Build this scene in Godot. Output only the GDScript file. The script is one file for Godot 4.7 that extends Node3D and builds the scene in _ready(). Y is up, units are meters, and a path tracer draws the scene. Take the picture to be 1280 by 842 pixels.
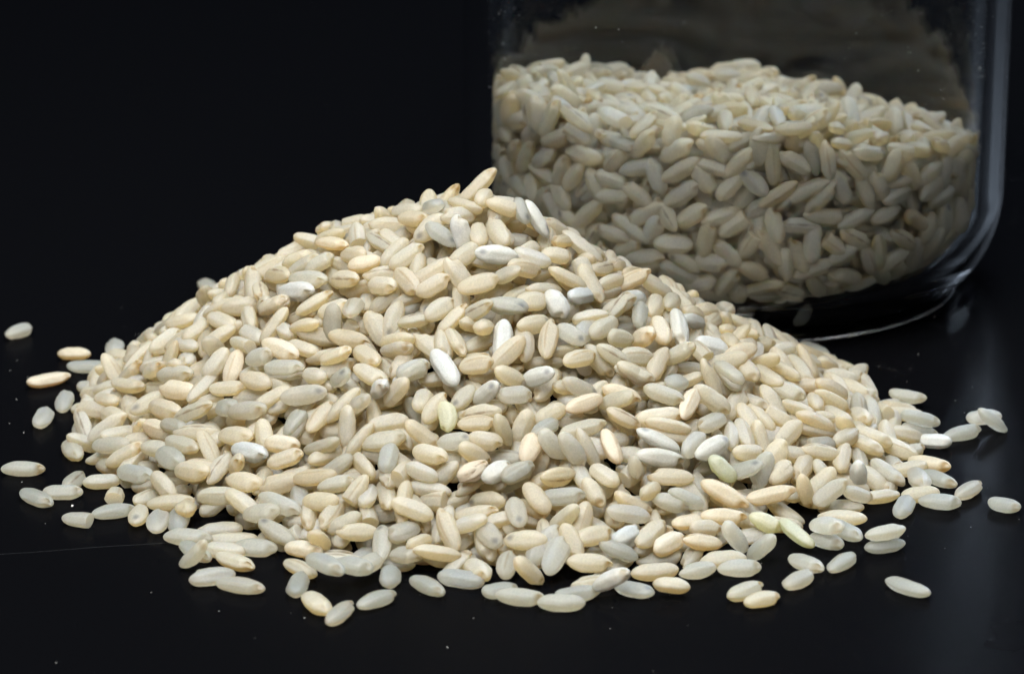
extends Node3D
# A heap of rice on a black table with a thick glass jar of rice behind it. Lengths below are in millimetres, times MM.

const MM := 0.001
const CELL := 0.4            # raster of the height maps that grains are laid on
const HALF := 110.0
const N := 550

var rng := RandomNumberGenerator.new()
var names := {}
var grain_meshes: Array = []
var broken_from := 0
var tone_materials: Array = []
var ground := PackedFloat32Array()   # height of what lies on the table, per cell
var laid: Array = []                 # [Transform3D in mm, mesh, tint, kind]


func _ready() -> void:
	rng.seed = 41
	set_camera()
	set_light()
	make_materials()
	make_grain_meshes()
	build_table()
	build_jar()
	fill_jar()
	pour_heap()
	build_heap()
	build_dust()


# ---------------------------------------------------------------- camera, light

func set_camera() -> void:
	var cam := Camera3D.new()
	cam.name = "camera"
	cam.fov = 11.2487
	cam.near = 0.02
	cam.far = 20.0
	cam.position = Vector3(2.947, 150.971, 424.104) * MM
	cam.rotation_degrees = Vector3(-18, 0, 0)
	var lens := CameraAttributesPhysical.new()
	lens.frustum_focal_length = 60.0
	lens.frustum_focus_distance = 0.425
	lens.frustum_near = 0.02
	lens.frustum_far = 20.0
	lens.exposure_aperture = 22.0
	cam.attributes = lens
	add_child(cam)
	cam.fov = 11.2487
	cam.current = true


func set_light() -> void:
	var e := Environment.new()
	e.background_mode = Environment.BG_COLOR
	e.background_color = Color(0.04, 0.045, 0.06)
	e.tonemap_mode = Environment.TONE_MAPPER_LINEAR
	e.tonemap_exposure = 1.0
	e.sdfgi_enabled = true
	e.ssao_enabled = true
	e.ssil_enabled = true
	var w := WorldEnvironment.new()
	w.name = "world_environment"
	w.environment = e
	add_child(w)
	area("key_softbox", Vector3(-0.07, 0.42, 0.19), Vector3(0.0, 0.0, -0.01), Vector2(0.38, 0.38), 0.67, Color(1.0, 0.995, 0.985))
	area("back_window", Vector3(0.45, 0.36, -0.70), Vector3(0.05, 0.02, -0.06), Vector2(0.2, 0.3), 0.55, Color(0.84, 0.91, 1.0))
	area("high_strip", Vector3(0.14, 0.65, -0.25), Vector3(0.04, 0.0, -0.05), Vector2(0.26, 0.03), 0.48, Color(0.9, 0.95, 1.0))
	area("far_window", Vector3(-0.75, 0.5, -0.35), Vector3(0.04, 0.0, -0.06), Vector2(0.15, 0.4), 0.16, Color(0.84, 0.91, 1.0))


func area(called: String, from: Vector3, to: Vector3, size: Vector2, energy: float, c: Color) -> void:
	var l := AreaLight3D.new()
	l.name = called
	l.area_size = size
	l.light_energy = energy
	l.light_color = c
	l.shadow_enabled = true
	l.area_range = 6.0
	l.area_attenuation = 2.0
	l.area_normalize_energy = true
	add_child(l)
	l.look_at_from_position(from, to, Vector3.UP)


# ---------------------------------------------------------------- helpers

func numbered(called: String) -> String:
	var k: int = names.get(called, 0)
	names[called] = k + 1
	return called if k == 0 else "%s_%03d" % [called, k]


func tag(o: Node3D, label: String, category := "", group := "", kind := "") -> void:
	if label:
		o.set_meta("label", label)
	if category:
		o.set_meta("category", category)
	if group:
		o.set_meta("group", group)
	if kind:
		o.set_meta("kind", kind)


func put(called: String, mesh: Mesh, material: Material, parent: Node = null) -> MeshInstance3D:
	var o := MeshInstance3D.new()
	o.name = numbered(called) if parent == null else called
	o.mesh = mesh
	if material:
		o.material_override = material
	if parent == null:
		add_child(o)
	else:
		parent.add_child(o, true)
	return o


func gauss() -> float:
	return rng.randfn(0.0, 1.0)


func noise_image(size: int, freq: float, octaves: int, s: int, lo: float, hi: float) -> ImageTexture:
	var n := FastNoiseLite.new()
	n.seed = s
	n.noise_type = FastNoiseLite.TYPE_SIMPLEX_SMOOTH
	n.frequency = freq
	n.fractal_octaves = octaves
	var src := n.get_seamless_image(size, size)
	var im := Image.create(size, size, false, Image.FORMAT_RGB8)
	for y in size:
		for x in size:
			var v := lerpf(lo, hi, src.get_pixel(x, y).r)
			im.set_pixel(x, y, Color(v, v, v))
	return ImageTexture.create_from_image(im)


# ---------------------------------------------------------------- materials

func rice_material(tint: Color, through: Color, rough: float, soft: float, clear: float) -> StandardMaterial3D:
	var m := StandardMaterial3D.new()
	m.albedo_color = Color(tint.r, tint.g, tint.b, 1.0 - clear)
	m.albedo_texture = mottle
	m.vertex_color_use_as_albedo = true
	m.roughness = rough
	m.metallic_specular = 0.6
	if clear > 0.0:
		m.refraction_enabled = true
		m.refraction_scale = 0.045
	m.subsurf_scatter_enabled = soft > 0.0
	m.subsurf_scatter_strength = soft
	m.backlight_enabled = true
	m.backlight = through
	m.heightmap_enabled = true
	m.heightmap_texture = streaks
	m.heightmap_scale = 0.007
	m.uv1_triplanar = true
	m.uv1_scale = Vector3(220, 560, 560)
	return m


var mottle: ImageTexture
var streaks: ImageTexture


func make_materials() -> void:
	mottle = noise_image(512, 0.02, 6, 3, 0.86, 1.0)
	streaks = noise_image(512, 0.03, 6, 8, 0.0, 1.0)
	# [0] cream, [1] pale clear, [2] chalky white, [3] straw, [4] tan, [5] greenish; each in three shades
	for shade in 3:
		var d := [1.0, 0.975, 0.95][shade] as float
		for k in TONES.size():
			var c: Color = TONES[k]
			var w: float = [0.0, 0.008, -0.008][shade]
			tone_materials.append(rice_material(Color(c.r * d + w, c.g * d, c.b * d - w), THROUGH[k], 0.3 if k != 2 else 0.4, SOFT[k], CLEAR[k]))
	heap_material = rice_material(Color(1.0, 1.0, 1.0), THROUGH[0], 0.3, SOFT[0], CLEAR[0])


const TONES := [Color(0.998, 0.99, 0.955), Color(0.987, 0.99, 0.983), Color(0.885, 0.885, 0.865), Color(0.995, 0.98, 0.92), Color(0.97, 0.945, 0.88), Color(0.98, 0.98, 0.92)]
const THROUGH := [Color(0.95, 0.89, 0.73), Color(0.9, 0.87, 0.79), Color(0.6, 0.585, 0.55), Color(0.9, 0.81, 0.62), Color(0.8, 0.7, 0.53), Color(0.9, 0.89, 0.70)]
const SOFT := [0.1, 0.14, 0.06, 0.08, 0.06, 0.1]
const CLEAR := [0.5, 0.68, 0.38, 0.4, 0.35, 0.45]
var heap_material: StandardMaterial3D


# ---------------------------------------------------------------- grain shapes

# A grain lies along x, broad face up (y), width along z. Unit: mm.
func make_grain(s: int, length: float, width: float, thick: float, look: Dictionary) -> ArrayMesh:
	var r := RandomNumberGenerator.new()
	r.seed = s
	var rings := 32
	var segs := 36
	var bend: float = look.get("bend", 0.0)
	var fat: float = look.get("fat", 0.0)
	var cut: float = look.get("cut", 2.0)
	var ph := r.randf() * TAU
	var blunt := r.randf_range(0.1, 1.1)
	var facet := r.randf_range(0.05, 0.12)
	var rib := r.randf_range(0.008, 0.02)
	var st := SurfaceTool.new()
	st.begin(Mesh.PRIMITIVE_TRIANGLES)
	var body := Color(0.915, 0.897, 0.84)
	var chalk := Color(0.95, 0.955, 0.965)
	var tan := Color(0.62, 0.47, 0.26)
	var brown := Color(0.30, 0.19, 0.09)
	var grey := Color(0.40, 0.41, 0.43)
	for i in rings + 1:
		var a := PI * float(i) / rings
		var t := -cos(a)
		var tt := minf(t, cut)
		var prof := pow(maxf(0.0, 1.0 - pow(absf(tt), 2.0 + blunt)), 0.56)
		prof *= 1.0 + fat * tt
		if t > cut:
			prof *= sqrt(maxf(0.0, 1.0 - pow((t - cut) / (1.0 - cut), 2.0)))
		if i == 0 or i == rings:
			prof = 0.0
		for j in segs:
			var f := TAU * j / segs
			var cy := sin(f)
			var cz := cos(f)
			# broad grooves along both faces
			var ridge := 1.0 - facet * 0.5 * cos(5.0 * f + ph) * (1.0 - 0.6 * tt * tt) - rib * cos(12.0 * f + 2.0 * sin(2.0 * t + ph)) * (1.0 - tt * tt) - 0.05 * exp(-pow((absf(cz) - 0.33) / 0.14, 2.0)) * (1.0 - tt * tt) - 0.03 * exp(-pow((absf(cz) - 0.86) / 0.1, 2.0)) * (1.0 - tt * tt)
			var lump := 1.0 + 0.035 * sin(2.6 * t + ph + f) + 0.02 * sin(6.0 * t - 2.0 * f + ph) + 0.012 * sin(11.0 * t + 3.0 * f + 2.0 * ph)
			var q := Vector3(tt * length * 0.5, cy * (0.82 + 0.18 * absf(cy)) * prof * thick * 0.52 * ridge * lump, cz * prof * width * 0.5 * ridge * lump)
			# the germ's hollow: an oblique dent at one end on one edge
			var dent := 0.0
			if look.get("germ", 0.0) > 0.0:
				var dx := (t - 0.78) / 0.15
				var dz := (cz - 0.72) / 0.42
				dent = exp(-dx * dx - dz * dz)
				q.z -= dent * width * 0.22 * look.germ
				q.x -= dent * length * 0.02
			q.y += bend * (t * t - 0.4) * thick * 0.35
			q.z += bend * (t * t - 0.4) * width * 0.12
			var c := body
			if look.has("chalk"):
				var k: float = look.chalk
				var belly := smoothstep(0.55, -0.25, cz * 0.8 + absf(t - 0.1) * 0.75 - k + 0.12 * sin(5.0 * t + ph))
				c = c.lerp(chalk, belly * 0.95)
			if look.has("core"):
				c = c.lerp(chalk, look.core)
			if look.has("stripe"):
				var w: float = 0.075 + 0.04 * sin(9.0 * t + ph)
				var at: float = look.get("stripe_at", -0.33)
				var v := exp(-pow((cz - at) / w, 2.0)) * smoothstep(-0.9, -0.4, t) * smoothstep(0.9, 0.5, t) * (1.0 if cy > 0.0 else 0.3)
				c = c.lerp(tan if look.stripe < 0.8 else brown, clampf(v * look.stripe * 1.35, 0.0, 0.85))
			if dent > 0.0:
				c = c.lerp(tan, clampf(dent * 1.35 * look.get("germ_tone", 0.5), 0.0, 0.9))
			if look.has("tip"):
				var v: float = smoothstep(0.74, 0.98, t + 0.08 * cz)
				c = c.lerp(tan, v * look.tip)
			if look.has("spot"):
				var v := exp(-pow((t - 0.70) / 0.16, 2.0) - pow(cz / 0.42, 2.0)) if cy > -0.2 else 0.0
				c = c.lerp(grey, clampf(v * 1.5 * look.spot, 0.0, 1.0))
				q.y -= v * thick * 0.05
			if t > cut + 0.02:
				c = c.lerp(chalk, 0.6)
			st.set_color(c)
			st.set_smooth_group(0)
			st.add_vertex(q * MM)
	for i in rings:
		for j in segs:
			var p := i * segs + j
			var p2 := i * segs + (j + 1) % segs
			st.add_index(p); st.add_index(p2); st.add_index(p + segs)
			st.add_index(p2); st.add_index(p2 + segs); st.add_index(p + segs)
	st.generate_normals()
	return st.commit()


func make_grain_meshes() -> void:
	# [mesh, length, width, thickness, look word]
	var looks := [
		[{"germ": 1.0, "germ_tone": 0.35, "chalk": 0.05}, "plain"],
		[{"germ": 0.8, "germ_tone": 0.8, "bend": 0.25}, "with tan germ"],
		[{"stripe": 0.55, "germ": 0.7}, "with tan groove"],
		[{"germ": 0.5, "germ_tone": 0.2, "bend": -0.2, "fat": 0.06}, "plain"],
		[{"chalk": 0.35, "germ": 0.9, "germ_tone": 0.5}, "with chalky belly"],
		[{"germ": 1.0, "germ_tone": 0.9, "tip": 0.5}, "with tan tip"],
		[{"fat": -0.08, "bend": 0.4, "germ": 0.4}, "plain"],
		[{"spot": 0.8, "core": 0.2}, "with grey tip"],
		[{"stripe": 0.95, "stripe_at": 0.3, "germ": 0.6, "germ_tone": 0.7}, "with brown streak"],
		[{"chalk": 0.7, "core": 0.2, "bend": 0.15}, "with chalky belly"],
		[{"germ": 0.9, "germ_tone": 0.3, "fat": 0.1, "chalk": 0.1}, "plain"],
		[{"stripe": 0.4, "stripe_at": 0.0, "tip": 0.35}, "with tan groove"],
		[{"bend": 0.1}, "plain"],
		[{"germ": 1.2, "germ_tone": 0.6, "fat": -0.05}, "with tan germ"],
		[{"cut": 0.35, "stripe": 0.5}, "broken short"],
		[{"cut": 0.55, "germ": 0.0}, "broken short"],
	]
	var dims := [[5.8, 2.45, 1.85], [5.5, 2.5, 1.9], [6.1, 2.4, 1.75], [5.6, 2.65, 1.9], [5.4, 2.6, 2.0], [5.9, 2.35, 1.8], [6.3, 2.4, 1.8], [5.7, 2.45, 1.75], [6.0, 2.3, 1.75], [5.3, 2.55, 1.95], [5.3, 2.65, 1.9], [6.2, 2.3, 1.7], [5.0, 2.4, 1.9], [5.7, 2.45, 1.8], [5.6, 2.45, 1.8], [5.4, 2.5, 1.85]]
	for k in looks.size():
		var d = dims[k]
		grain_meshes.append([make_grain(100 + k, d[0], d[1], d[2], looks[k][0]), d[0], d[1], d[2], looks[k][1]])
	broken_from = 14


func pick_mesh() -> int:
	return rng.randi_range(0, broken_from - 1) if rng.randf() > 0.05 else rng.randi_range(broken_from, grain_meshes.size() - 1)


func pick_tone() -> int:
	var x := rng.randf()
	return 0 if x < 0.66 else 1 if x < 0.81 else 2 if x < 0.87 else 3 if x < 0.96 else 4 if x < 0.995 else 5


# ---------------------------------------------------------------- laying grains on a height map

# The half axes of the ellipsoid that stands for a grain while it is being laid.
func form(b: Basis, k: int) -> Array:
	var g = grain_meshes[k]
	var ax := Vector3(4.0 / (g[1] * g[1]), 4.0 / (g[3] * g[3]), 4.0 / (g[2] * g[2])) / 0.96
	var x := b.x; var y := b.y; var z := b.z
	var qxx := ax.x * x.x * x.x + ax.y * y.x * y.x + ax.z * z.x * z.x
	var qyy := ax.x * x.y * x.y + ax.y * y.y * y.y + ax.z * z.y * z.y
	var qzz := ax.x * x.z * x.z + ax.y * y.z * y.z + ax.z * z.z * z.z
	var qxy := ax.x * x.x * x.y + ax.y * y.x * y.y + ax.z * z.x * z.y
	var qyz := ax.x * x.y * x.z + ax.y * y.y * y.z + ax.z * z.y * z.z
	var qxz := ax.x * x.x * x.z + ax.y * y.x * y.z + ax.z * z.x * z.z
	return [qxx, qyy, qzz, qxy, qyz, qxz]


# Lowers a grain so turned at (px, pz) onto the map: returns the height of its centre. With write, the map rises to its top.
func drop(map: PackedFloat32Array, b: Basis, k: int, px: float, pz: float, write: bool, sink: float) -> float:
	var q := form(b, k)
	var qyy: float = q[1]
	var g = grain_meshes[k]
	var ex: float = 0.5 * Vector3(b.x.x * g[1], b.y.x * g[3], b.z.x * g[2]).length()
	var ez: float = 0.5 * Vector3(b.x.z * g[1], b.y.z * g[3], b.z.z * g[2]).length()
	var i0 := maxi(0, int((px - ex + HALF) / CELL))
	var i1 := mini(N - 1, int((px + ex + HALF) / CELL) + 1)
	var j0 := maxi(0, int((pz - ez + HALF) / CELL))
	var j1 := mini(N - 1, int((pz + ez + HALF) / CELL) + 1)
	var rest := -1000.0
	var at := PackedInt32Array()
	var top := PackedFloat32Array()
	for j in range(j0, j1 + 1):
		var dz := j * CELL - HALF - pz
		for i in range(i0, i1 + 1):
			var dx := i * CELL - HALF - px
			var hb: float = q[3] * dx + q[4] * dz
			var c: float = q[0] * dx * dx + 2.0 * q[5] * dx * dz + q[2] * dz * dz - 1.0
			var dd := hb * hb - qyy * c
			if dd <= 0.0:
				continue
			var s := sqrt(dd)
			var n := j * N + i
			rest = maxf(rest, map[n] - (-hb - s) / qyy)
			if write:
				at.append(n)
				top.append((-hb + s) / qyy)
	rest -= sink
	if write:
		for n in at.size():
			if map[at[n]] < rest + top[n]:
				map[at[n]] = rest + top[n]
	return rest


# The slope of the map under a grain's footprint: a unit normal.
func slope(map: PackedFloat32Array, px: float, pz: float, yaw: float, length: float, width: float) -> Vector3:
	var n := 0.0; var sx := 0.0; var sz := 0.0; var sh := 0.0
	var sxx := 0.0; var szz := 0.0; var sxz := 0.0; var sxh := 0.0; var szh := 0.0
	var cx := cos(yaw); var sn := sin(yaw)
	for u in range(-3, 4):
		for v in range(-1, 2):
			var lx := u / 3.0 * length * 0.45
			var lz := v * width * 0.35
			var dx := lx * cx + lz * sn
			var dz := -lx * sn + lz * cx
			var i := clampi(int((px + dx + HALF) / CELL), 0, N - 1)
			var j := clampi(int((pz + dz + HALF) / CELL), 0, N - 1)
			var h := minf(map[j * N + i], 60.0)
			n += 1.0; sx += dx; sz += dz; sh += h
			sxx += dx * dx; szz += dz * dz; sxz += dx * dz; sxh += dx * h; szh += dz * h
	var det := sxx * szz - sxz * sxz
	if absf(det) < 1e-6:
		return Vector3.UP
	var a := (sxh * szz - szh * sxz) / det
	var c := (szh * sxx - sxh * sxz) / det
	return Vector3(-clampf(a, -1.5, 1.5), 1.0, -clampf(c, -1.5, 1.5)).normalized()


func turned(normal: Vector3, yaw: float, roll: float, pitch: float) -> Basis:
	var x := Vector3(cos(yaw), 0, -sin(yaw))
	x = (x - normal * x.dot(normal)).normalized()
	var z := x.cross(normal).normalized()
	var b := Basis(x, normal, z)
	return b * Basis(Vector3(1, 0, 0), roll) * Basis(Vector3(0, 0, 1), pitch)


# ---------------------------------------------------------------- table

func build_table() -> void:
	var m := StandardMaterial3D.new()
	m.albedo_color = Color(0.02, 0.021, 0.026)
	m.roughness = 0.28
	m.metallic_specular = 0.04
	m.roughness_texture = noise_image(256, 0.02, 5, 21, 0.85, 1.0)
	m.uv1_triplanar = true
	m.uv1_scale = Vector3(8, 8, 8)
	var b := BoxMesh.new()
	b.size = Vector3(3.0, 0.03, 3.0)
	var o := put("table_surface", b, m)
	o.position = Vector3(0, -0.015, -0.6)
	tag(o, "matt black table top running back into the dark", "", "", "structure")


# ---------------------------------------------------------------- jar

const JAR := Vector3(36.0, 0, -69)
const JAR_OUT := 40.3
const JAR_IN := 36.6
const FLOOR := 3.2
const PUNT := 0.2
const DOME := 0.2


func lathe(profile: PackedVector2Array, segs: int) -> ArrayMesh:
	var st := SurfaceTool.new()
	st.begin(Mesh.PRIMITIVE_TRIANGLES)
	var n := profile.size()
	for i in n:
		for j in segs:
			var a := TAU * j / segs
			st.set_smooth_group(0)
			st.add_vertex(Vector3(profile[i].x * cos(a), profile[i].y, profile[i].x * sin(a)) * MM)
	for i in n - 1:
		for j in segs:
			var p := i * segs + j
			var p2 := i * segs + (j + 1) % segs
			if profile[i].x > 0.001:
				st.add_index(p); st.add_index(p2); st.add_index(p + segs)
			if profile[i + 1].x > 0.001:
				st.add_index(p2); st.add_index(p2 + segs); st.add_index(p + segs)
	st.generate_normals()
	return st.commit()


# inner radius of the jar at a height
func inner_radius(y: float) -> float:
	var rx := 11.5
	var ry := 12.0
	if y >= FLOOR + ry:
		return JAR_IN
	var s := clampf((FLOOR + ry - y) / ry, 0.0, 1.0)
	return JAR_IN - rx + rx * sqrt(1.0 - s * s)


func build_jar() -> void:
	var jar := Node3D.new()
	jar.name = numbered("glass_jar")
	add_child(jar)
	jar.position = JAR * MM
	tag(jar, "thick clear glass jar with rounded base, part filled with rice, behind the heap", "jar")
	var p := PackedVector2Array()
	var top := 118.0
	# outside, from the hollow under the base up to the rim, then down the inside
	p.append(Vector2(0, 0.3 + PUNT))
	for k in range(1, 9):
		var r := 24.0 * k / 8.0
		p.append(Vector2(r, 0.3 + PUNT - PUNT * pow(r / 24.0, 2.0)))
	p.append(Vector2(25.4, 0.35))
	p.append(Vector2(27.5, 0.30))
	p.append(Vector2(29.6, 0.12))
	# the rounded foot ring that the jar stands on, and the waist above it
	for k in range(0, 17):
		var a := deg_to_rad(-100.0 + 165.0 * k / 16.0)
		p.append(Vector2(32.5 + 1.6 * cos(a), 1.62 + 1.6 * sin(a)))
	p.append(Vector2(33.6, 3.16))
	p.append(Vector2(34.2, 3.25))
	for k in range(10, 25):
		var a := PI / 2 * k / 24.0
		p.append(Vector2(JAR_OUT - 12.0 + 12.0 * sin(a), 0.02 + 16.0 - 16.0 * cos(a)))
	for k in range(1, 9):
		p.append(Vector2(JAR_OUT, 16.0 + (top - 18.0) * k / 8.0))
	for k in range(0, 13):
		var a := PI * k / 12.0
		var mid := (JAR_OUT + JAR_IN) / 2.0
		p.append(Vector2(mid + (JAR_OUT - mid) * cos(a), top + 1.8 * sin(a)))
	for k in range(7, -1, -1):
		p.append(Vector2(JAR_IN, FLOOR + 12.0 + (top - 3.0 - FLOOR - 12.0) * k / 8.0))
	for k in range(23, -1, -1):
		var a := PI / 2 * k / 24.0
		p.append(Vector2(JAR_IN - 11.5 + 11.5 * sin(a), FLOOR + 12.0 - 12.0 * cos(a)))
	for k in range(7, -1, -1):
		p.append(Vector2((JAR_IN - 11.5) * k / 8.0, FLOOR + DOME * (1.0 - pow(k / 8.0, 2.0))))
	var g := StandardMaterial3D.new()
	g.albedo_color = Color(0.985, 0.995, 1.0, 0.0)
	g.transparency = BaseMaterial3D.TRANSPARENCY_ALPHA
	g.roughness = 0.0
	g.metallic_specular = 0.5
	g.refraction_enabled = true
	g.refraction_scale = 0.045
	var body := put("glass_body", lathe(p, 160), g, jar)


# ---------------------------------------------------------------- rice in the jar

func jar_level(x: float, z: float) -> float:   # x, z from the jar's axis
	return 28.2 - 1.6 * smoothstep(28.0, 36.0, sqrt(x * x + z * z)) - 0.09 * x + 0.125 * z + 1.0 * sin(x * 0.16 + 0.6) + 0.7 * sin(x * 0.33 + z * 0.2)


func fill_jar() -> void:
	var put_in: Array = []
	# layers against the wall: grains lie flat to the glass, turned any way
	for layer in 4:
		var r0 := 1.5 + layer * 1.9
		var taken: Array = []
		var cols := 120
		var rows := 24
		for n in cols * rows:
			taken.append([])
		var tries := 9000 if layer < 2 else 6000
		for t in tries:
			var y := rng.randf_range(FLOOR + 0.3, 46.0)
			var a := rng.randf() * TAU
			var r := inner_radius(y)
			var k := pick_mesh()
			var g = grain_meshes[k]
			var spin := rng.randf() * PI
			if y > jar_level(r * cos(a), r * sin(a)) - 1.5:
				continue
			var arc := a * JAR_IN
			var ok := true
			var ci := int(a / TAU * cols)
			var cj := int(y / 2.0)
			for dj in range(-3, 4):
				for di in range(-4, 5):
					var jj := cj + dj
					if jj < 0 or jj >= rows:
						continue
					for other in taken[jj * cols + posmod(ci + di, cols)]:
						if too_close(arc, y, spin, g, other, 0.80 if layer < 1 else 0.70):
							ok = false
							break
					if not ok: break
				if not ok: break
			if not ok:
				continue
			taken[cj * cols + ci].append([arc, y, spin, g[1], g[2]])
			var lean := (inner_radius(y + 0.5) - inner_radius(y - 0.5))
			var outward := Vector3(cos(a), -lean, sin(a)).normalized()
			var side := Vector3(-sin(a), 0, cos(a))
			var upw := outward.cross(side).normalized()
			if upw.y < 0: upw = -upw
			var x := side * cos(spin) + upw * sin(spin)
			var b := Basis(x, outward, x.cross(outward))
			b = b * Basis(Vector3(1, 0, 0), gauss() * (0.22 if layer == 0 else 0.5)) * Basis(Vector3(0, 0, 1), gauss() * (0.10 if layer == 0 else 0.35))
			var inset := r0 + 0.12 * absf(gauss()) + (0.35 if y < FLOOR + 12.0 else 0.0)
			put_in.append([Transform3D(b, JAR + Vector3(r * cos(a), y, r * sin(a)) - outward * inset), k, pick_tone()])
	# what lies on the jar's floor and behind the layers
	for n in 1500:
		var a := rng.randf() * TAU
		var y := rng.randf_range(FLOOR + 1.0, 30.0) if n > 500 else FLOOR + 1.4 + 0.4 * rng.randf()
		var r := sqrt(rng.randf()) * (inner_radius(y) - (9.0 if n > 500 else 3.5))
		if n <= 500:
			y += DOME * maxf(0.0, 1.0 - pow(r / (JAR_IN - 11.5), 2.0))
		if y > jar_level(r * cos(a), r * sin(a)) - 5.0:
			continue
		var b := turned(Vector3(gauss(), 2.0, gauss()).normalized() if n > 500 else Vector3.UP, rng.randf() * TAU, 0.0, 0.0)
		put_in.append([Transform3D(b, JAR + Vector3(r * cos(a), y, r * sin(a))), pick_mesh(), pick_tone()])
	# the top, laid loosely
	var map := PackedFloat32Array()
	map.resize(N * N)
	for j in N:
		for i in N:
			var x := i * CELL - HALF - JAR.x
			var z := j * CELL - HALF - JAR.z
			var d := sqrt(x * x + z * z)
			map[j * N + i] = jar_level(x, z) - 5.0 if d < JAR_IN - 0.4 else 200.0
	for n in 1500:
		var a := rng.randf() * TAU
		var r := sqrt(rng.randf()) * (JAR_IN - 1.8)
		var best := []
		for t in 3:
			var aa := a + gauss() * 0.1
			var x := JAR.x + minf(r + gauss(), JAR_IN - 2.0) * cos(aa)
			var z := JAR.z + minf(r + gauss(), JAR_IN - 2.0) * sin(aa)
			var yaw := rng.randf() * TAU
			var k := pick_mesh()
			var nrm := slope(map, x, z, yaw, 4.0, 2.0).lerp(Vector3.UP, 0.2).normalized()
			var b := turned(nrm, yaw, gauss() * 0.3, gauss() * 0.22)
			var y := drop(map, b, k, x, z, false, 0.25)
			var over := y - jar_level(x - JAR.x, z - JAR.z)
			if over < 0.6 and (best.is_empty() or over < best[0]):
				best = [over, x, z, b, k]
		if best:
			var y := drop(map, best[3], best[4], best[1], best[2], true, 0.25)
			put_in.append([Transform3D(best[3], Vector3(best[1], y, best[2])), best[4], pick_tone()])
	scatter("jar_rice", put_in, "cream rice filling the lower part of the glass jar, pressed against its wall")


func too_close(arc: float, y: float, spin: float, g: Array, o: Array, room: float) -> bool:
	var around := TAU * JAR_IN
	var dx: float = fposmod(arc - o[0] + around / 2.0, around) - around / 2.0
	var dy: float = y - o[1]
	var d := sqrt(dx * dx + dy * dy)
	if d > 7.0:
		return false
	if d < 1.6:
		return true
	var dir := atan2(dy, dx)
	return d < room * (reach(g[1], g[2], dir - spin) + reach(o[3], o[4], dir - o[2]))


func reach(length: float, width: float, a: float) -> float:
	var c := cos(a) / (length * 0.5)
	var s := sin(a) / (width * 0.5)
	return 1.0 / sqrt(c * c + s * s)


# Many grains as one object per tone and shape would be many objects: one holder of multimeshes is the whole.
func scatter(called: String, grains: Array, label: String) -> void:
	var holder := Node3D.new()
	holder.name = numbered(called)
	add_child(holder)
	tag(holder, label, "rice", "", "stuff")
	var sets := {}
	for g in grains:
		if not sets.has(g[1]):
			sets[g[1]] = []
		sets[g[1]].append(g)
	for key in sets:
		var mm := MultiMesh.new()
		mm.transform_format = MultiMesh.TRANSFORM_3D
		mm.use_colors = true
		mm.mesh = grain_meshes[key][0]
		mm.instance_count = sets[key].size()
		for i in sets[key].size():
			var t: Transform3D = sets[key][i][0]
			var s := rng.randf_range(0.92, 1.08)
			var v := rng.randf_range(0.93, 1.0)
			var c: Color = TONES[sets[key][i][2]].srgb_to_linear()
			mm.set_instance_transform(i, Transform3D(t.basis.scaled_local(Vector3(s, rng.randf_range(0.95, 1.05), rng.randf_range(0.95, 1.05))), t.origin * MM))
			mm.set_instance_color(i, Color(c.r * v, c.g * v, c.b * v))
		var o := MultiMeshInstance3D.new()
		o.name = "rice_grains"
		o.multimesh = mm
		o.material_override = heap_material
		o.set_meta("kind", "stuff")
		holder.add_child(o, true)


# ---------------------------------------------------------------- the heap

const EDGE_AT := [-180.0, -120.0, -60.0, -20.0, 0.0, 24.0, 30.0, 45.0, 64.0, 75.0, 90.0, 103.0, 125.0, 137.0, 151.0, 164.0, 175.0, 180.0]
const EDGE := [60.0, 63.0, 46.0, 59.0, 60.0, 59.0, 57.0, 54.5, 55.0, 57.5, 57.5, 55.5, 54.5, 54.0, 55.0, 56.0, 58.0, 60.0]


func heap_radius(a: float) -> float:
	var d := rad_to_deg(a)
	for k in EDGE_AT.size() - 1:
		if d <= EDGE_AT[k + 1]:
			return lerpf(EDGE[k], EDGE[k + 1], clampf((d - EDGE_AT[k]) / (EDGE_AT[k + 1] - EDGE_AT[k]), 0.0, 1.0))
	return 60.0


func heap_height(x: float, z: float) -> float:
	var R := heap_radius(atan2(z, x))
	var t := minf(1.0, sqrt(x * x + z * z) / R)
	if t >= 1.0:
		return 0.0
	var ux := x - 1.34 * (1.0 - t)
	var uz := z - 3.5 * (1.0 - t)
	var t2 := minf(1.0, sqrt(ux * ux + uz * uz) / R)
	var shoulder := 15.43 * exp(-(pow(x + 39.37, 2.0) + pow(z + 20.0, 2.0)) / 1352.0)
	return maxf(0.0, 31.4 * (1.0 - t2) + (shoulder + exp(-(x * x + pow(z - 6.7, 2.0)) / 162.0)) * (1.0 - t))


func grain_level(x: float, z: float) -> float:
	return maxf(1.05, heap_height(x, z) - 1.1)


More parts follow.
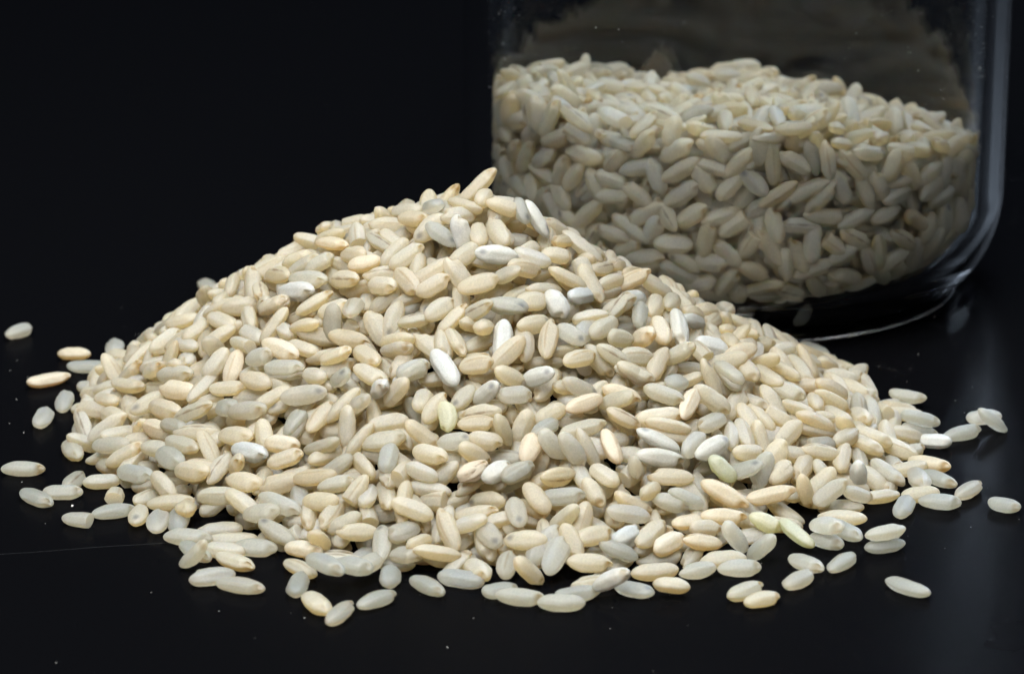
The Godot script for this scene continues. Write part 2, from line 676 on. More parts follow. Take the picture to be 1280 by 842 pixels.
# Lays random grains wherever the heap still lacks height, none with its centre less than «under» below the finished surface.
func pour(aim: PackedFloat32Array, under: float, lacking: float, patience: int, sink: float, looks: int) -> void:
	var misses := 0
	var count := 0
	while misses < patience and count < 3500:
		var best := []
		for t in looks:
			var a := rng.randf() * TAU
			var r := sqrt(rng.randf()) * 63.0
			var x := r * cos(a)
			var z := r * sin(a)
			var n := clampi(int((z + HALF) / CELL), 0, N - 1) * N + clampi(int((x + HALF) / CELL), 0, N - 1)
			var lack := aim[n] - ground[n]
			if lack > lacking and (best.is_empty() or lack > best[0]):
				best = [lack, x, z]
		if best.is_empty():
			misses += 1
			continue
		var k := pick_mesh()
		var low := []
		for t in 6:
			var yaw := rng.randf() * TAU
			var px: float = best[1] + gauss() * 0.5
			var pz: float = best[2] + gauss() * 0.5
			var nrm := slope(ground, px, pz, yaw, 4.5, 2.2).lerp(Vector3.UP, 0.12).normalized()
			var b := turned(nrm, yaw, gauss() * 0.35, gauss() * 0.2)
			var y := drop(ground, b, k, px, pz, false, sink)
			var over := y - maxf(0.7 + under, heap_height(px, pz))
			if low.is_empty() or over < low[0]:
				low = [over, px, pz, b]
		if low[0] > -under:
			misses += 3
			continue
		misses = maxi(0, misses - 2)
		count += 1
		var y := drop(ground, low[3], k, low[1], low[2], true, sink)
		laid.append([Transform3D(low[3], Vector3(low[1], y, low[2])), k, pick_tone()])
	print("poured ", count)


func pour_heap() -> void:
	ground.resize(N * N)
	var aim := PackedFloat32Array()
	aim.resize(N * N)
	for j in N:
		for i in N:
			var x := i * CELL - HALF
			var z := j * CELL - HALF
			aim[j * N + i] = heap_height(x, z)
			ground[j * N + i] = maxf(0.0, aim[j * N + i] - 9.0)   # what lies deeper never shows
			var d := Vector2(x - JAR.x, z - JAR.z).length()
			if d < 35.0:
				ground[j * N + i] = 200.0
				aim[j * N + i] = 0.0
	pour(aim, 2.6, 2.3, 1200, 0.4, 5)
	place_grains(PLACED_A + PLACED_B + PLACED_C + PLACED_D + PLACED_E + PLACED_F)
	pour(aim, 0.9, 1.4, 1500, 0.8, 25)


# The grains that show largest, each a thing: [x, z, turn, length, pitch, shape, tone], far ones first.
func place_grains(rows: Array) -> void:
	for q in rows:
		var x: float = q[0]
		var z: float = q[1]
		var k: int = q[5]
		var yaw := deg_to_rad(q[2])
		var h := heap_height(x, z)
		var own := Vector3(heap_height(x - 0.6, z) - heap_height(x + 0.6, z), 1.2, heap_height(x, z - 0.6) - heap_height(x, z + 0.6)).normalized()
		var felt := slope(ground, x, z, yaw, 4.5, 2.0)
		var on_heap := smoothstep(1.0, 3.0, h)
		var nrm := felt.lerp(own, 0.65 * on_heap).normalized()
		var b := turned(nrm, yaw, gauss() * 0.22 * on_heap, deg_to_rad(q[4]) + gauss() * 0.1 * on_heap)
		var y := drop(ground, b, k, x, z, false, 0.05 + 0.25 * on_heap)
		var level := grain_level(x, z)
		y = clampf(y, level - 0.6 if h > 2.5 else 0.0, level + (0.5 if h > 2.5 else 2.2))
		if q == rows[0]:   # the grain that stands up from the crest
			b = Basis(Vector3(0.72, 0.66, -0.2).normalized(), Vector3(-0.68, 0.72, 0.1), Vector3(0, 0.1, 1)).orthonormalized()
			y = level + 0.9
		var g = grain_meshes[k]
		var o := put("rice_grain", g[0], tone_materials[int(q[6]) + 6 * rng.randi_range(0, 2)])
		var s: float = q[3] / g[1]
		if k >= broken_from:
			s = q[3] / g[1] / 0.72
		o.transform = Transform3D(b.scaled_local(Vector3(s, rng.randf_range(0.93, 1.05), rng.randf_range(0.94, 1.08))), Vector3(x, y, z) * MM)
		raise(b, k, x, y, z)
		describe(o, b, k, int(q[6]), x, z, q[3], h)
	settle_labels()
	# single grains round the foot, one deep
	for n in 420:
		var a := rng.randf_range(0.2, PI - 0.35)
		var r := heap_radius(a) + rng.randf_range(-5.0, 1.0)
		var k := pick_mesh()
		var b := turned(Vector3.UP, rng.randf() * TAU, gauss() * 0.12, gauss() * 0.03)
		var y := drop(ground, b, k, r * cos(a), r * sin(a), false, 0.1)
		if y < 1.35:
			drop(ground, b, k, r * cos(a), r * sin(a), true, 0.1)
			laid.append([Transform3D(b, Vector3(r * cos(a), y, r * sin(a))), k, pick_tone()])


# ---------------------------------------------------------------- what each grain is called

var told: Array = []   # [grain, label, height, group]
const TONE_WORDS := ["cream", "pale translucent", "chalky white", "straw yellow", "tan", "greenish"]


func describe(o: Node3D, b: Basis, k: int, tone: int, x: float, z: float, length: float, h: float) -> void:
	var words: String = TONE_WORDS[tone] + " rice grain"
	if k >= broken_from:
		words = "broken " + words
	elif length < 4.9 and h >= 1.5:
		words = "small " + words
	elif length > 6.4 and h >= 1.5:
		words = "long " + words
	var look: String = grain_meshes[k][4]
	if look.begins_with("with"):
		words += " " + look
	# how its axis runs as one stands before the heap
	var across := b.x.x
	var up := b.x.y * 0.951 - b.x.z * 0.309
	var a := rad_to_deg(atan(up / across)) if absf(across) > 0.001 else 90.0
	if sqrt(across * across + up * up) < 0.62:
		words += " seen endwise"
	elif absf(a) < 18.0:
		words += " lying level"
	elif absf(a) > 62.0:
		words += " pointing forward" if h < 1.5 else " pointing upslope"
	else:
		words += " rising " + ("rightwards" if a > 0.0 else "leftwards")
	var side: String = "far left" if x < -42.0 else "left" if x < -22.0 else "centre left" if x < -7.0 else "centre" if x < 7.0 else "centre right" if x < 22.0 else "right" if x < 42.0 else "far right"
	if h < 1.5:
		var near: String = "behind heap" if z < -20.0 else "beside heap" if z < 22.0 and absf(x) > 40.0 else "before heap"
		told.append([o, words, " on table " + near + ", " + side, "loose rice grains on the black table", z, x])
		return
	var band: String = "heap foot" if h < 6.0 else "heap lower slope" if h < 12.0 else "heap mid slope" if h < 19.0 else "heap upper slope" if h < 26.0 else "heap crest"
	told.append([o, words, ", " + band + ", " + side, "rice grains on the face of the heap", z, x])


# Grains that read alike after look and place are told apart by which lies higher or further left, where they are few.
func settle_labels() -> void:
	var alike := {}
	for t in told:
		var label: String = t[1] + t[2]
		if not alike.has(label):
			alike[label] = []
		alike[label].append(t)
	for label in alike:
		var same: Array = alike[label]
		var extra := [""]
		if same.size() > 1:
			var xs: Array = same.map(func(t): return t[5])
			var zs: Array = same.map(func(t): return t[4])
			var wide: bool = xs.max() - xs.min() > zs.max() - zs.min()
			same.sort_custom(func(p, q): return p[5] < q[5] if wide else p[4] < q[4])
			extra = (["leftmost", "rightmost"] if wide else ["farther", "nearer"]) if same.size() == 2 else (["leftmost", "middle", "rightmost"] if wide else ["farthest", "middle", "nearest"])
		for i in same.size():
			tag(same[i][0], label + (", " + extra[i] if same.size() > 1 and i < extra.size() else ""), "rice grain", same[i][3])


# Raises the map to the top of a grain that lies at a given height.
func raise(b: Basis, k: int, px: float, py: float, pz: float) -> void:
	var q := form(b, k)
	for j in range(int((pz - 3.5 + HALF) / CELL), int((pz + 3.5 + HALF) / CELL) + 1):
		var dz := j * CELL - HALF - pz
		for i in range(int((px - 3.5 + HALF) / CELL), int((px + 3.5 + HALF) / CELL) + 1):
			var dx := i * CELL - HALF - px
			var hb: float = q[3] * dx + q[4] * dz
			var dd: float = hb * hb - q[1] * (q[0] * dx * dx + 2.0 * q[5] * dx * dz + q[2] * dz * dz - 1.0)
			if dd > 0.0:
				var n := j * N + i
				ground[n] = maxf(ground[n], py + (-hb + sqrt(dd)) / q[1])


func build_heap() -> void:
	scatter("rice_heap", laid, "cream rice poured into a cone shaped heap on the black table")


#ROWS
const PLACED_A := [
	[-1.5, -0.5, 90, 6.7, 0, 0, 0], [-11.0, -8.1, -87, 6.7, 0, 11, 3], [-15.5, -10.8, 92, 6.7, 0, 3, 0], [1.9, 5.3, -2, 4.9, 0, 10, 0], [-5.3, 2.4, -69, 6.7, 0, 6, 0], [-7.2, 1.0, -74, 6.7, 0, 9, 1],
	[4.2, 4.9, -56, 4.5, 0, 7, 1], [-18.1, -12.0, 92, 6.7, 0, 7, 2], [-20.5, -12.8, -86, 6.7, 0, 10, 0], [6.1, 4.4, -26, 5.7, 0, 7, 2], [-9.7, 2.1, -40, 5.8, 0, 1, 0], [-21.6, -13.3, -86, 6.7, 0, 10, 0],
	[-3.5, 8.5, 85, 5.1, 49, 0, 2], [-6.0, 8.1, -42, 5.1, -43, 7, 1], [-13.8, 3.0, -55, 6.7, 0, 8, 0], [-26.5, -14.6, -86, 6.7, 0, 10, 0], [-20.4, -1.8, -49, 6.7, 0, 2, 3], [8.6, 8.0, 23, 4.4, 0, 10, 0],
	[1.0, 12.2, -177, 5.8, 0, 7, 2], [-17.4, 3.9, 139, 5.3, 0, 13, 0], [-28.3, -8.4, -61, 6.7, 0, 12, 0], [14.5, 3.7, 54, 6.7, 0, 8, 0], [-24.5, -0.7, -1, 6.3, 0, 2, 0], [-21.9, 1.9, 14, 4.4, 0, 10, 0],
	[21.1, -7.7, -90, 6.7, 0, 6, 1], [4.5, 12.8, 13, 5.4, 0, 2, 0], [-15.9, 6.8, 1, 4.4, 0, 12, 3], [-7.2, 12.2, 23, 6.2, 0, 0, 0], [2.2, 14.5, 151, 5.1, -47, 7, 0], [25.0, -9.1, -91, 6.7, 0, 5, 3],
	[18.3, 4.2, 46, 6.7, 0, 2, 3], [-42.1, -61.6, -63, 6.7, 0, 3, 1], [-18.3, 8.0, -39, 5.4, 0, 8, 0], [-23.3, 4.3, -33, 6.5, 0, 10, 0], [-10.2, 13.1, -67, 5.8, 0, 2, 0], [-1.2, 15.8, 32, 5.8, 0, 3, 0],
	[-13.4, 11.8, -42, 5.0, 0, 0, 0], [-6.9, 14.9, 35, 4.9, 0, 0, 0], [11.7, 12.0, 54, 6.3, 0, 9, 2], [18.5, 7.2, 46, 5.0, 0, 7, 2], [-24.7, 5.5, -30, 6.7, 0, 4, 2], [5.5, 16.4, 29, 4.4, 0, 3, 0],
	[29.9, -10.9, -93, 6.7, 0, 3, 0], [27.4, -10.0, -92, 6.7, 0, 10, 1], [21.3, 5.7, 84, 6.7, 0, 3, 0], [-29.1, 2.7, -36, 5.1, 40, 13, 3], [23.6, 2.9, 74, 6.7, 0, 13, 0], [-22.2, 8.8, 22, 5.6, 0, 13, 0],
	[8.5, 16.2, -56, 4.4, 0, 4, 2], [-19.6, 11.0, -3, 4.7, 0, 0, 0], [2.4, 18.4, -14, 5.4, 0, 7, 1], [16.5, 11.7, 36, 5.1, 41, 8, 0], [31.3, -11.4, -93, 6.7, 0, 3, 1], [-27.6, 5.8, -9, 4.9, 0, 10, 0],
]
const PLACED_B := [
	[2.4, 18.4, -14, 5.4, 0, 7, 1], [16.5, 11.7, 36, 5.1, 41, 8, 0], [31.3, -11.4, -93, 6.7, 0, 3, 1], [-27.6, 5.8, -9, 4.9, 0, 10, 0], [-1.4, 19.1, 0, 5.1, 43, 8, 0], [-17.0, 13.4, 82, 4.8, 0, 14, 1],
	[-9.1, 17.7, 8, 4.7, 0, 8, 0], [34.3, -12.5, 85, 6.7, 0, 3, 0], [19.2, 11.5, -75, 4.7, 0, 12, 1], [12.0, 17.3, 61, 5.9, 0, 9, 1], [26.3, 6.0, 57, 6.7, 0, 5, 2], [-67.5, -40.4, 54, 5.0, 0, 10, 1],
	[31.3, -0.5, 63, 6.7, 0, 11, 0], [-0.6, 21.3, 85, 5.1, -52, 12, 0], [14.4, 16.7, 61, 5.4, 0, 12, 0], [24.2, 10.5, -62, 6.7, 0, 4, 2], [21.8, 12.3, -75, 5.1, 0, 9, 3], [10.3, 19.7, -44, 4.4, 0, 7, 1],
	[1.8, 22.1, -85, 5.9, 0, 9, 2], [40.2, -14.6, 17, 4.4, 0, 10, 0], [4.4, 21.9, -80, 5.6, 0, 10, 0], [19.5, 15.3, -9, 5.1, 59, 4, 3], [7.5, 21.6, 87, 6.7, 0, 2, 0], [16.5, 17.2, 23, 4.4, 0, 6, 0],
	[-53.0, -32.6, 93, 6.7, 0, 3, 1], [28.4, 9.2, 9, 4.9, 0, 9, 2], [33.2, 2.8, 65, 6.7, 0, 5, 3], [45.5, -31.7, -59, 6.7, 0, 6, 1], [-58.4, -30.4, 179, 4.7, 0, 5, 3], [-35.5, 6.6, 86, 5.1, -46, 3, 1],
	[2.4, 24.5, 57, 6.1, 0, 11, 0], [18.5, 18.7, 15, 4.7, 0, 2, 0], [23.9, 15.5, 0, 5.1, 53, 10, 0], [15.6, 20.5, -19, 5.1, 0, 8, 0], [32.0, 8.8, -133, 6.7, 0, 13, 3], [-26.3, 14.6, -47, 6.3, 0, 10, 3],
	[46.1, -25.5, -14, 4.4, 0, 12, 0], [11.3, 22.8, 44, 6.0, 0, 2, 0], [39.5, -1.2, 81, 6.7, 0, 10, 1], [-55.7, -24.8, 0, 6.1, 0, 6, 1], [-10.8, 23.3, -119, 5.1, 0, 13, 0], [-19.0, 19.6, -15, 4.7, 0, 0, 0],
	[21.3, 18.7, 84, 6.7, 0, 6, 0], [-29.0, 14.0, -14, 4.6, 0, 10, 1], [-32.5, 11.7, 64, 5.1, 0, 11, 4], [-1.4, 26.1, 13, 4.4, 0, 2, 0], [-14.6, 23.2, -45, 5.5, 0, 10, 0], [-5.3, 25.9, -75, 6.5, 0, 9, 2],
	[32.9, 12.1, -46, 4.4, 0, 10, 0], [-60.5, -19.1, 30, 6.5, 0, 6, 4], [-9.2, 25.4, 32, 4.6, 0, 4, 1], [18.2, 22.0, -10, 5.5, 0, 2, 3], [-25.6, 18.0, -26, 5.9, 0, 0, 1], [30.4, 14.9, -49, 5.3, 0, 12, 1],
]
const PLACED_C := [
	[-9.2, 25.4, 32, 4.6, 0, 4, 1], [18.2, 22.0, -10, 5.5, 0, 2, 3], [-25.6, 18.0, -26, 5.9, 0, 0, 1], [30.4, 14.9, -49, 5.3, 0, 12, 1], [6.2, 27.2, 0, 5.1, 50, 7, 2], [2.7, 27.7, 3, 5.1, -41, 13, 0],
	[-40.4, 7.4, -30, 6.6, 0, 0, 0], [-18.3, 23.3, -31, 5.1, 46, 7, 1], [41.2, 5.5, 25, 6.7, 0, 2, 3], [11.3, 26.6, 5, 5.3, 0, 7, 1], [23.4, 20.7, 68, 4.4, 0, 10, 1], [16.5, 25.1, -14, 5.2, 0, 13, 3],
	[-32.9, 15.2, -25, 5.5, 0, 6, 0], [-29.2, 17.8, 140, 5.2, 0, 13, 0], [-3.0, 29.3, -126, 4.4, 0, 7, 0], [-13.3, 26.8, -36, 5.1, 57, 4, 2], [-57.2, -9.9, 92, 6.7, 0, 10, 1], [44.5, 4.6, 26, 6.7, 0, 3, 0],
	[56.1, -9.9, -16, 5.2, 0, 6, 1], [38.1, 12.3, -21, 4.9, 0, 10, 0], [-0.2, 30.0, 14, 5.1, 47, 7, 2], [21.8, 23.5, -19, 5.5, 0, 0, 0], [3.3, 30.1, 19, 4.5, 0, 0, 1], [-11.2, 27.8, 18, 5.1, 58, 9, 0],
	[-39.8, 10.8, 150, 5.9, 0, 1, 3], [15.8, 27.2, -8, 5.1, 52, 12, 0], [-22.9, 23.5, -2, 6.2, 0, 7, 1], [11.8, 29.3, 43, 5.9, 0, 11, 4], [25.0, 23.3, 83, 6.7, 0, 2, 4], [-32.9, 18.5, -46, 4.5, 0, 3, 1],
	[-15.9, 28.1, -37, 5.1, 42, 3, 1], [21.1, 26.2, 22, 6.7, 0, 0, 3], [-59.2, -3.4, 86, 6.7, 0, 0, 1], [65.5, -3.4, 11, 4.9, 0, 9, 1], [-51.4, 2.2, -30, 6.7, 0, 0, 0], [50.0, 2.3, -80, 6.7, 0, 10, 0],
	[-6.4, 31.0, 70, 5.3, 0, 5, 0], [32.6, 20.3, -57, 5.7, 0, 13, 0], [-41.3, 12.6, -46, 6.7, 0, 3, 0], [27.7, 23.7, -118, 6.7, 0, 1, 1], [-37.3, 16.7, -17, 6.7, 0, 8, 0], [16.6, 29.5, -9, 4.8, 0, 8, 0],
	[-30.0, 22.1, -23, 6.7, 0, 4, 1], [-20.6, 27.4, 66, 6.3, 0, 2, 0], [66.1, 0.4, 5, 5.1, -39, 7, 1], [-5.0, 32.5, -84, 4.4, 0, 6, 5], [7.0, 33.1, 54, 4.6, 0, 4, 1], [11.6, 32.3, 24, 6.2, 0, 6, 0],
	[-1.3, 33.9, 7, 4.8, 0, 2, 0], [61.8, 2.9, 34, 6.5, 0, 10, 1], [56.3, 2.9, 12, 5.6, 0, 0, 1], [41.4, 16.9, 24, 6.5, 0, 3, 0], [22.1, 28.4, 9, 6.1, 0, 12, 3], [-23.7, 27.4, 66, 5.2, 0, 3, 1],
]
const PLACED_D := [
	[56.3, 2.9, 12, 5.6, 0, 0, 1], [41.4, 16.9, 24, 6.5, 0, 3, 0], [22.1, 28.4, 9, 6.1, 0, 12, 3], [-23.7, 27.4, 66, 5.2, 0, 3, 1], [1.9, 34.8, -4, 5.1, -58, 7, 0], [-41.7, 15.7, -46, 6.7, 0, 11, 3],
	[57.9, 6.0, -14, 4.5, 0, 9, 2], [-12.7, 32.9, 9, 5.7, 0, 3, 0], [20.8, 30.8, 177, 6.0, 0, 7, 2], [-27.7, 26.2, 84, 4.6, 0, 12, 0], [-8.0, 34.2, -9, 5.1, -40, 6, 0], [-31.4, 24.7, -38, 6.7, 0, 3, 0],
	[-53.8, 9.1, -70, 6.7, 0, 3, 0], [47.7, 14.6, -36, 6.1, 0, 3, 0], [-0.3, 36.3, -15, 4.4, 0, 0, 0], [25.3, 29.4, 68, 5.3, 0, 4, 1], [-4.0, 35.9, -7, 4.4, 0, 7, 1], [7.8, 36.2, 146, 5.1, 45, 9, 1],
	[15.0, 34.3, -57, 5.6, 0, 11, 4], [27.5, 29.1, 55, 6.7, 0, 7, 2], [5.1, 37.1, 85, 5.1, 0, 3, 4], [10.2, 36.5, -34, 5.1, -39, 10, 1], [-41.8, 18.9, -23, 4.5, 0, 1, 0], [32.2, 27.0, 24, 4.9, 0, 0, 0],
	[-38.2, 21.9, -49, 6.7, 0, 6, 0], [-25.2, 29.9, -18, 4.7, 0, 4, 3], [-48.1, 14.1, -23, 6.0, 0, 12, 1], [21.0, 33.1, 11, 6.7, 0, 5, 2], [56.2, 14.5, -28, 5.9, 0, 1, 3], [-1.6, 37.9, -8, 5.1, -51, 1, 0],
	[-6.9, 37.1, -39, 5.2, 0, 0, 0], [35.4, 26.5, 73, 5.1, 42, 3, 0], [44.5, 21.0, 82, 6.2, 0, 6, 0], [-59.2, 16.2, 0, 5.7, 0, 5, 1], [-12.0, 36.3, 71, 4.4, 0, 9, 1], [-29.3, 28.9, -38, 6.1, 0, 4, 2],
	[39.1, 25.1, -108, 6.1, 0, 13, 0], [17.8, 36.1, 19, 5.1, -52, 7, 1], [-24.7, 32.3, -4, 4.8, 0, 0, 0], [14.1, 37.7, -40, 4.4, 0, 9, 0], [-39.7, 23.6, -56, 5.8, 0, 3, 1], [-34.7, 26.9, -18, 5.9, 0, 11, 0],
	[28.7, 31.8, -29, 4.4, 0, 12, 5], [22.2, 35.1, -174, 5.9, 0, 5, 0], [56.7, 19.8, -50, 6.3, 0, 5, 1], [1.1, 40.0, 47, 4.5, 0, 4, 2], [31.5, 30.5, -14, 5.1, 60, 7, 1], [33.7, 29.7, -85, 5.1, -40, 0, 1],
	[54.1, 20.6, -84, 6.7, 0, 10, 1], [-30.9, 29.8, -33, 5.1, 43, 13, 0], [50.2, 20.9, -46, 5.7, 0, 6, 1], [-1.7, 40.2, 37, 4.4, 0, 8, 4], [3.6, 40.4, 38, 4.6, 0, 6, 1], [36.1, 28.9, 70, 4.7, 0, 3, 0],
]
const PLACED_E := [
	[50.2, 20.9, -46, 5.7, 0, 6, 1], [-1.7, 40.2, 37, 4.4, 0, 8, 4], [3.6, 40.4, 38, 4.6, 0, 6, 1], [36.1, 28.9, 70, 4.7, 0, 3, 0], [42.1, 25.5, -41, 5.7, 0, 6, 0], [-44.2, 22.1, -40, 6.7, 0, 0, 1],
	[46.2, 23.9, 5, 5.1, -53, 4, 2], [60.1, 23.8, 53, 6.2, 0, 13, 1], [-36.6, 27.8, -37, 6.7, 0, 3, 0], [-18.3, 37.2, 3, 4.7, 0, 10, 0], [-53.1, 24.6, 0, 5.1, 0, 0, 1], [-56.1, 26.6, -48, 6.6, 0, 13, 1],
	[9.0, 42.1, 2, 5.7, 0, 0, 1], [-29.7, 33.3, -30, 5.3, 0, 3, 0], [12.7, 41.6, -47, 4.4, 0, 1, 3], [28.8, 35.3, -30, 6.6, 0, 1, 3], [39.0, 30.4, -30, 5.1, -49, 13, 0], [55.9, 28.1, -8, 5.4, 0, 10, 1],
	[5.9, 43.2, -59, 5.1, 0, 12, 0], [22.0, 39.0, -10, 4.7, 0, 10, 1], [63.8, 29.1, -33, 4.4, 0, 6, 1], [34.6, 33.0, 21, 6.7, 0, 6, 3], [45.6, 29.1, 20, 4.5, 0, 1, 1], [17.4, 40.9, 0, 5.3, 0, 6, 0],
	[51.3, 29.7, 72, 6.7, 0, 0, 1], [23.9, 38.5, -1, 4.8, 0, 12, 1], [42.0, 31.1, 44, 5.6, 0, 6, 1], [-46.0, 31.3, 22, 5.7, 0, 2, 1], [-32.7, 33.9, -15, 5.8, 0, 11, 0], [-25.1, 37.9, -43, 6.7, 0, 0, 1],
	[3.5, 45.3, -76, 4.9, 0, 7, 1], [-49.5, 34.3, -20, 4.0, 0, 14, 1], [-37.8, 34.3, 92, 6.1, 0, 3, 1], [-40.2, 34.9, 92, 6.7, 0, 10, 1], [16.8, 43.4, 10, 5.7, 0, 9, 1], [11.3, 45.1, 84, 5.1, 0, 11, 0],
	[28.5, 39.0, 11, 6.0, 0, 5, 3], [35.8, 35.8, 13, 5.6, 0, 11, 4], [9.2, 45.7, -39, 5.1, 53, 9, 0], [23.9, 41.8, 38, 4.5, 0, 11, 3], [-27.3, 39.1, -14, 5.1, 0, 3, 1], [-17.1, 42.9, 19, 4.6, 0, 12, 0],
	[43.2, 37.7, -59, 6.7, 0, 0, 1], [48.1, 38.9, 20, 4.9, 0, 6, 1], [33.5, 39.3, -4, 4.4, 0, 10, 5], [26.0, 42.0, 21, 4.6, 0, 6, 3], [-36.1, 40.2, -8, 6.1, 0, 3, 1], [12.6, 47.2, 38, 5.2, 0, 1, 0],
	[0.3, 47.9, -61, 4.4, 0, 7, 1], [37.1, 41.5, -54, 6.7, 0, 11, 5], [40.7, 41.5, -38, 4.8, 0, 4, 1], [19.4, 45.2, 62, 6.6, 0, 6, 0], [47.6, 42.6, 20, 5.4, 0, 7, 1], [16.5, 46.7, 48, 4.4, 0, 4, 2],
]
const PLACED_F := [
	[40.7, 41.5, -38, 4.8, 0, 4, 1], [19.4, 45.2, 62, 6.6, 0, 6, 0], [47.6, 42.6, 20, 5.4, 0, 7, 1], [16.5, 46.7, 48, 4.4, 0, 4, 2], [29.6, 43.1, 0, 5.1, -50, 9, 1], [-27.8, 43.4, -12, 5.6, 0, 3, 1],
	[6.8, 48.8, 66, 6.7, 0, 4, 1], [-12.5, 46.6, 84, 6.4, 0, 7, 1], [-34.8, 44.7, -54, 6.7, 0, 5, 1], [10.0, 49.0, -71, 5.0, 0, 6, 0], [21.6, 45.7, 54, 5.2, 0, 4, 3], [25.6, 44.9, -156, 5.9, 0, 8, 3],
	[-21.8, 45.7, -23, 5.1, 0, 4, 3], [32.6, 45.9, -37, 5.1, 47, 12, 1], [15.5, 49.0, 162, 5.0, 0, 5, 1], [-29.8, 47.9, -42, 6.4, 0, 13, 3], [42.0, 48.1, 56, 6.2, 0, 2, 1], [37.7, 48.5, -50, 5.6, 0, 13, 1],
	[-34.5, 49.0, -24, 5.1, 47, 6, 1], [-9.5, 49.4, -40, 5.1, 40, 10, 1], [8.1, 51.0, 78, 5.8, 0, 10, 1], [2.4, 51.4, 85, 4.4, 0, 2, 1], [29.7, 50.1, 7, 5.3, 0, 10, 1], [19.7, 51.2, 16, 5.9, 0, 12, 0],
	[24.7, 51.4, -151, 5.1, 0, 13, 1], [12.1, 51.5, 3, 5.6, 0, 13, 0], [-13.8, 51.5, 61, 4.4, 0, 3, 1], [-11.3, 52.6, 88, 5.5, 0, 0, 1], [-32.1, 52.9, -158, 5.7, 0, 4, 1], [-3.0, 53.3, -18, 5.8, 0, 9, 1],
	[36.4, 53.7, 53, 5.7, 0, 1, 1], [4.9, 53.8, 5, 5.1, -47, 0, 0], [-15.5, 54.5, -24, 5.2, 0, 10, 1], [-18.7, 54.8, -49, 6.7, 0, 4, 1], [-21.9, 55.0, 85, 6.7, 0, 6, 1], [-28.6, 55.4, -19, 6.2, 0, 2, 1],
	[-6.9, 55.4, -50, 6.2, 0, 2, 1], [48.9, 55.7, -43, 6.4, 0, 11, 1], [17.1, 56.5, -29, 5.2, 0, 7, 1], [1.5, 56.8, 20, 4.4, 0, 6, 1], [30.0, 57.0, 42, 5.8, 0, 13, 0], [21.4, 57.0, 172, 4.4, 0, 5, 3],
	[10.5, 58.0, 20, 5.8, 0, 6, 1], [14.4, 58.5, -13, 5.1, 47, 4, 2], [3.9, 59.0, -5, 5.8, 0, 1, 1], [31.7, 59.6, 28, 4.8, 0, 2, 0], [-12.6, 59.6, 44, 5.9, 0, 2, 1], [8.6, 60.7, 0, 5.6, 0, 12, 1],
	[-19.5, 60.8, -62, 6.0, 0, 3, 0], [-16.6, 63.6, 67, 6.7, 0, 13, 1],
]
#END

func flake_mesh(size: float) -> ArrayMesh:
	var st := SurfaceTool.new()
	st.begin(Mesh.PRIMITIVE_TRIANGLES)
	var p := [Vector3(size, 0, 0), Vector3(-size * 0.8, 0, size * 0.3), Vector3(0, size * 0.7, 0), Vector3(size * 0.2, -size * 0.6, -size * 0.4), Vector3(-size * 0.1, 0, size * 0.9), Vector3(0, size * 0.1, -size * 0.8)]
	for f in [[0, 2, 4], [4, 2, 1], [1, 2, 5], [5, 2, 0], [4, 3, 0], [1, 3, 4], [5, 3, 1], [0, 3, 5]]:
		for k in f:
			st.set_smooth_group(-1)
			st.add_vertex(p[k] * MM)
	st.generate_normals()
	return st.commit()


func specks(called: String, mesh: Mesh, m: Material, places: Array, parent: Node) -> MultiMeshInstance3D:
	var mm := MultiMesh.new()
	mm.transform_format = MultiMesh.TRANSFORM_3D
	mm.mesh = mesh
	mm.instance_count = places.size()
	for i in places.size():
		var s := exp(gauss() * 0.45)
		mm.set_instance_transform(i, Transform3D(Basis.from_euler(Vector3(rng.randf() * TAU, rng.randf() * TAU, rng.randf() * TAU)) * s, places[i] * MM))
	var o := MultiMeshInstance3D.new()
	o.name = called
	o.multimesh = mm
	o.material_override = m
	o.set_meta("kind", "stuff")
	parent.add_child(o, true)
	return o


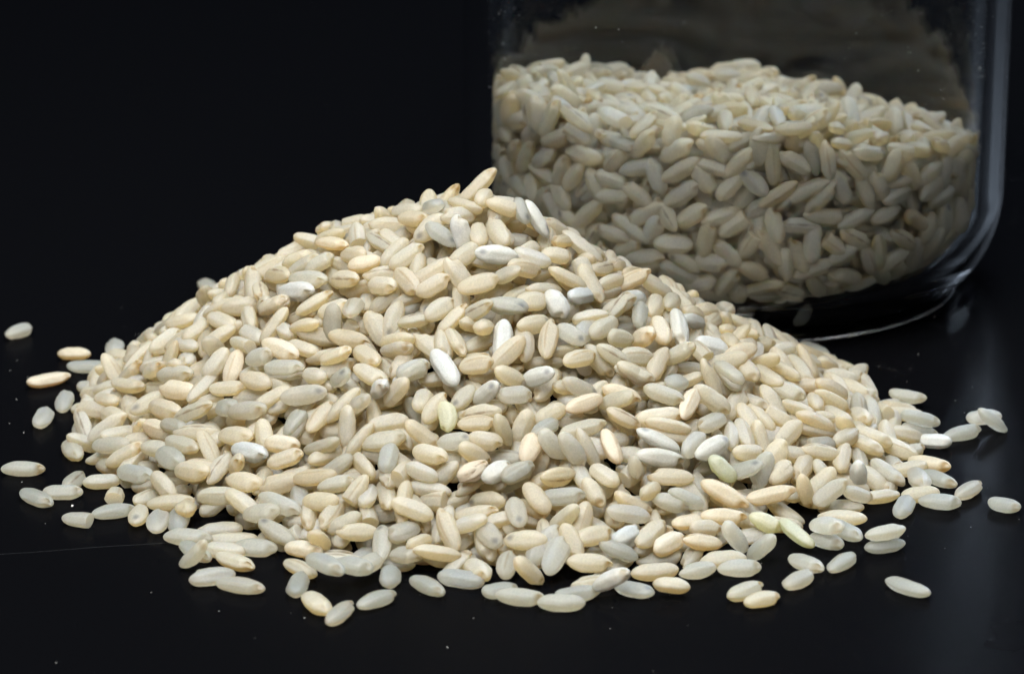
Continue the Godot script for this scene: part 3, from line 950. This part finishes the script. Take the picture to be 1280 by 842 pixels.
func build_dust() -> void:
	var m := StandardMaterial3D.new()
	m.albedo_color = Color(0.72, 0.72, 0.70)
	m.roughness = 0.9
	var places: Array = []
	# rice flour and dust shed round the foot of the heap
	for n in 90:
		var a := rng.randf() * TAU
		var r := heap_radius(wrapf(a, -PI, PI)) + absf(gauss()) * 11.0
		var p := Vector3(r * cos(a), 0.03, r * sin(a))
		if Vector2(p.x - JAR.x, p.z - JAR.z).length() > 30.0:
			places.append(p)
	for n in 30:
		places.append(Vector3(rng.randf_range(-75, 80), 0.03, rng.randf_range(-60, 85)))
	var o := specks("dust_specks", flake_mesh(0.06), m, places, self)
	tag(o, "tiny pale specks of rice dust on the black table", "dust", "", "stuff")
	# dust clinging to the inside of the jar above the rice
	places = []
	var jar: Node = find_child("glass_jar", false, false)
	for n in 700:
		var a := rng.randf() * TAU
		var y := rng.randf_range(28.0, 70.0)
		var x := (JAR_IN - 0.05) * cos(a)
		var z := (JAR_IN - 0.05) * sin(a)
		if y > jar_level(x, z) + 0.5:
			places.append(Vector3(x, y, z))
	specks("dust_film", flake_mesh(0.06), m, places, jar)
	# a hair-thin scratch in the table top, before the heap to the left
	var st := SurfaceTool.new()
	st.begin(Mesh.PRIMITIVE_TRIANGLES)
	for k in 12:
		var a0 := Vector3(-74.0 + 3.2 * k, 0.012, 46.5 - 0.62 * k + 0.1 * sin(k * 1.3))
		var a1 := Vector3(-74.0 + 3.2 * (k + 1), 0.012, 46.5 - 0.62 * (k + 1) + 0.1 * sin((k + 1) * 1.3))
		var w := Vector3(0.01, 0, 0.035)
		for v in [a0 - w, a1 - w, a1 + w, a0 - w, a1 + w, a0 + w]:
			st.set_normal(Vector3.UP)
			st.add_vertex(v * MM)
	var sm := StandardMaterial3D.new()
	sm.albedo_color = Color(0.055, 0.055, 0.062)
	sm.roughness = 0.5
	var table: Node3D = find_child("table_surface", false, false)
	var sc := put("scratch", st.commit(), sm, table)
	sc.position = -table.position


# The grains that show largest: [x, z, turn, length, pitch, shape, tone], far ones first.
#ROWS
#END
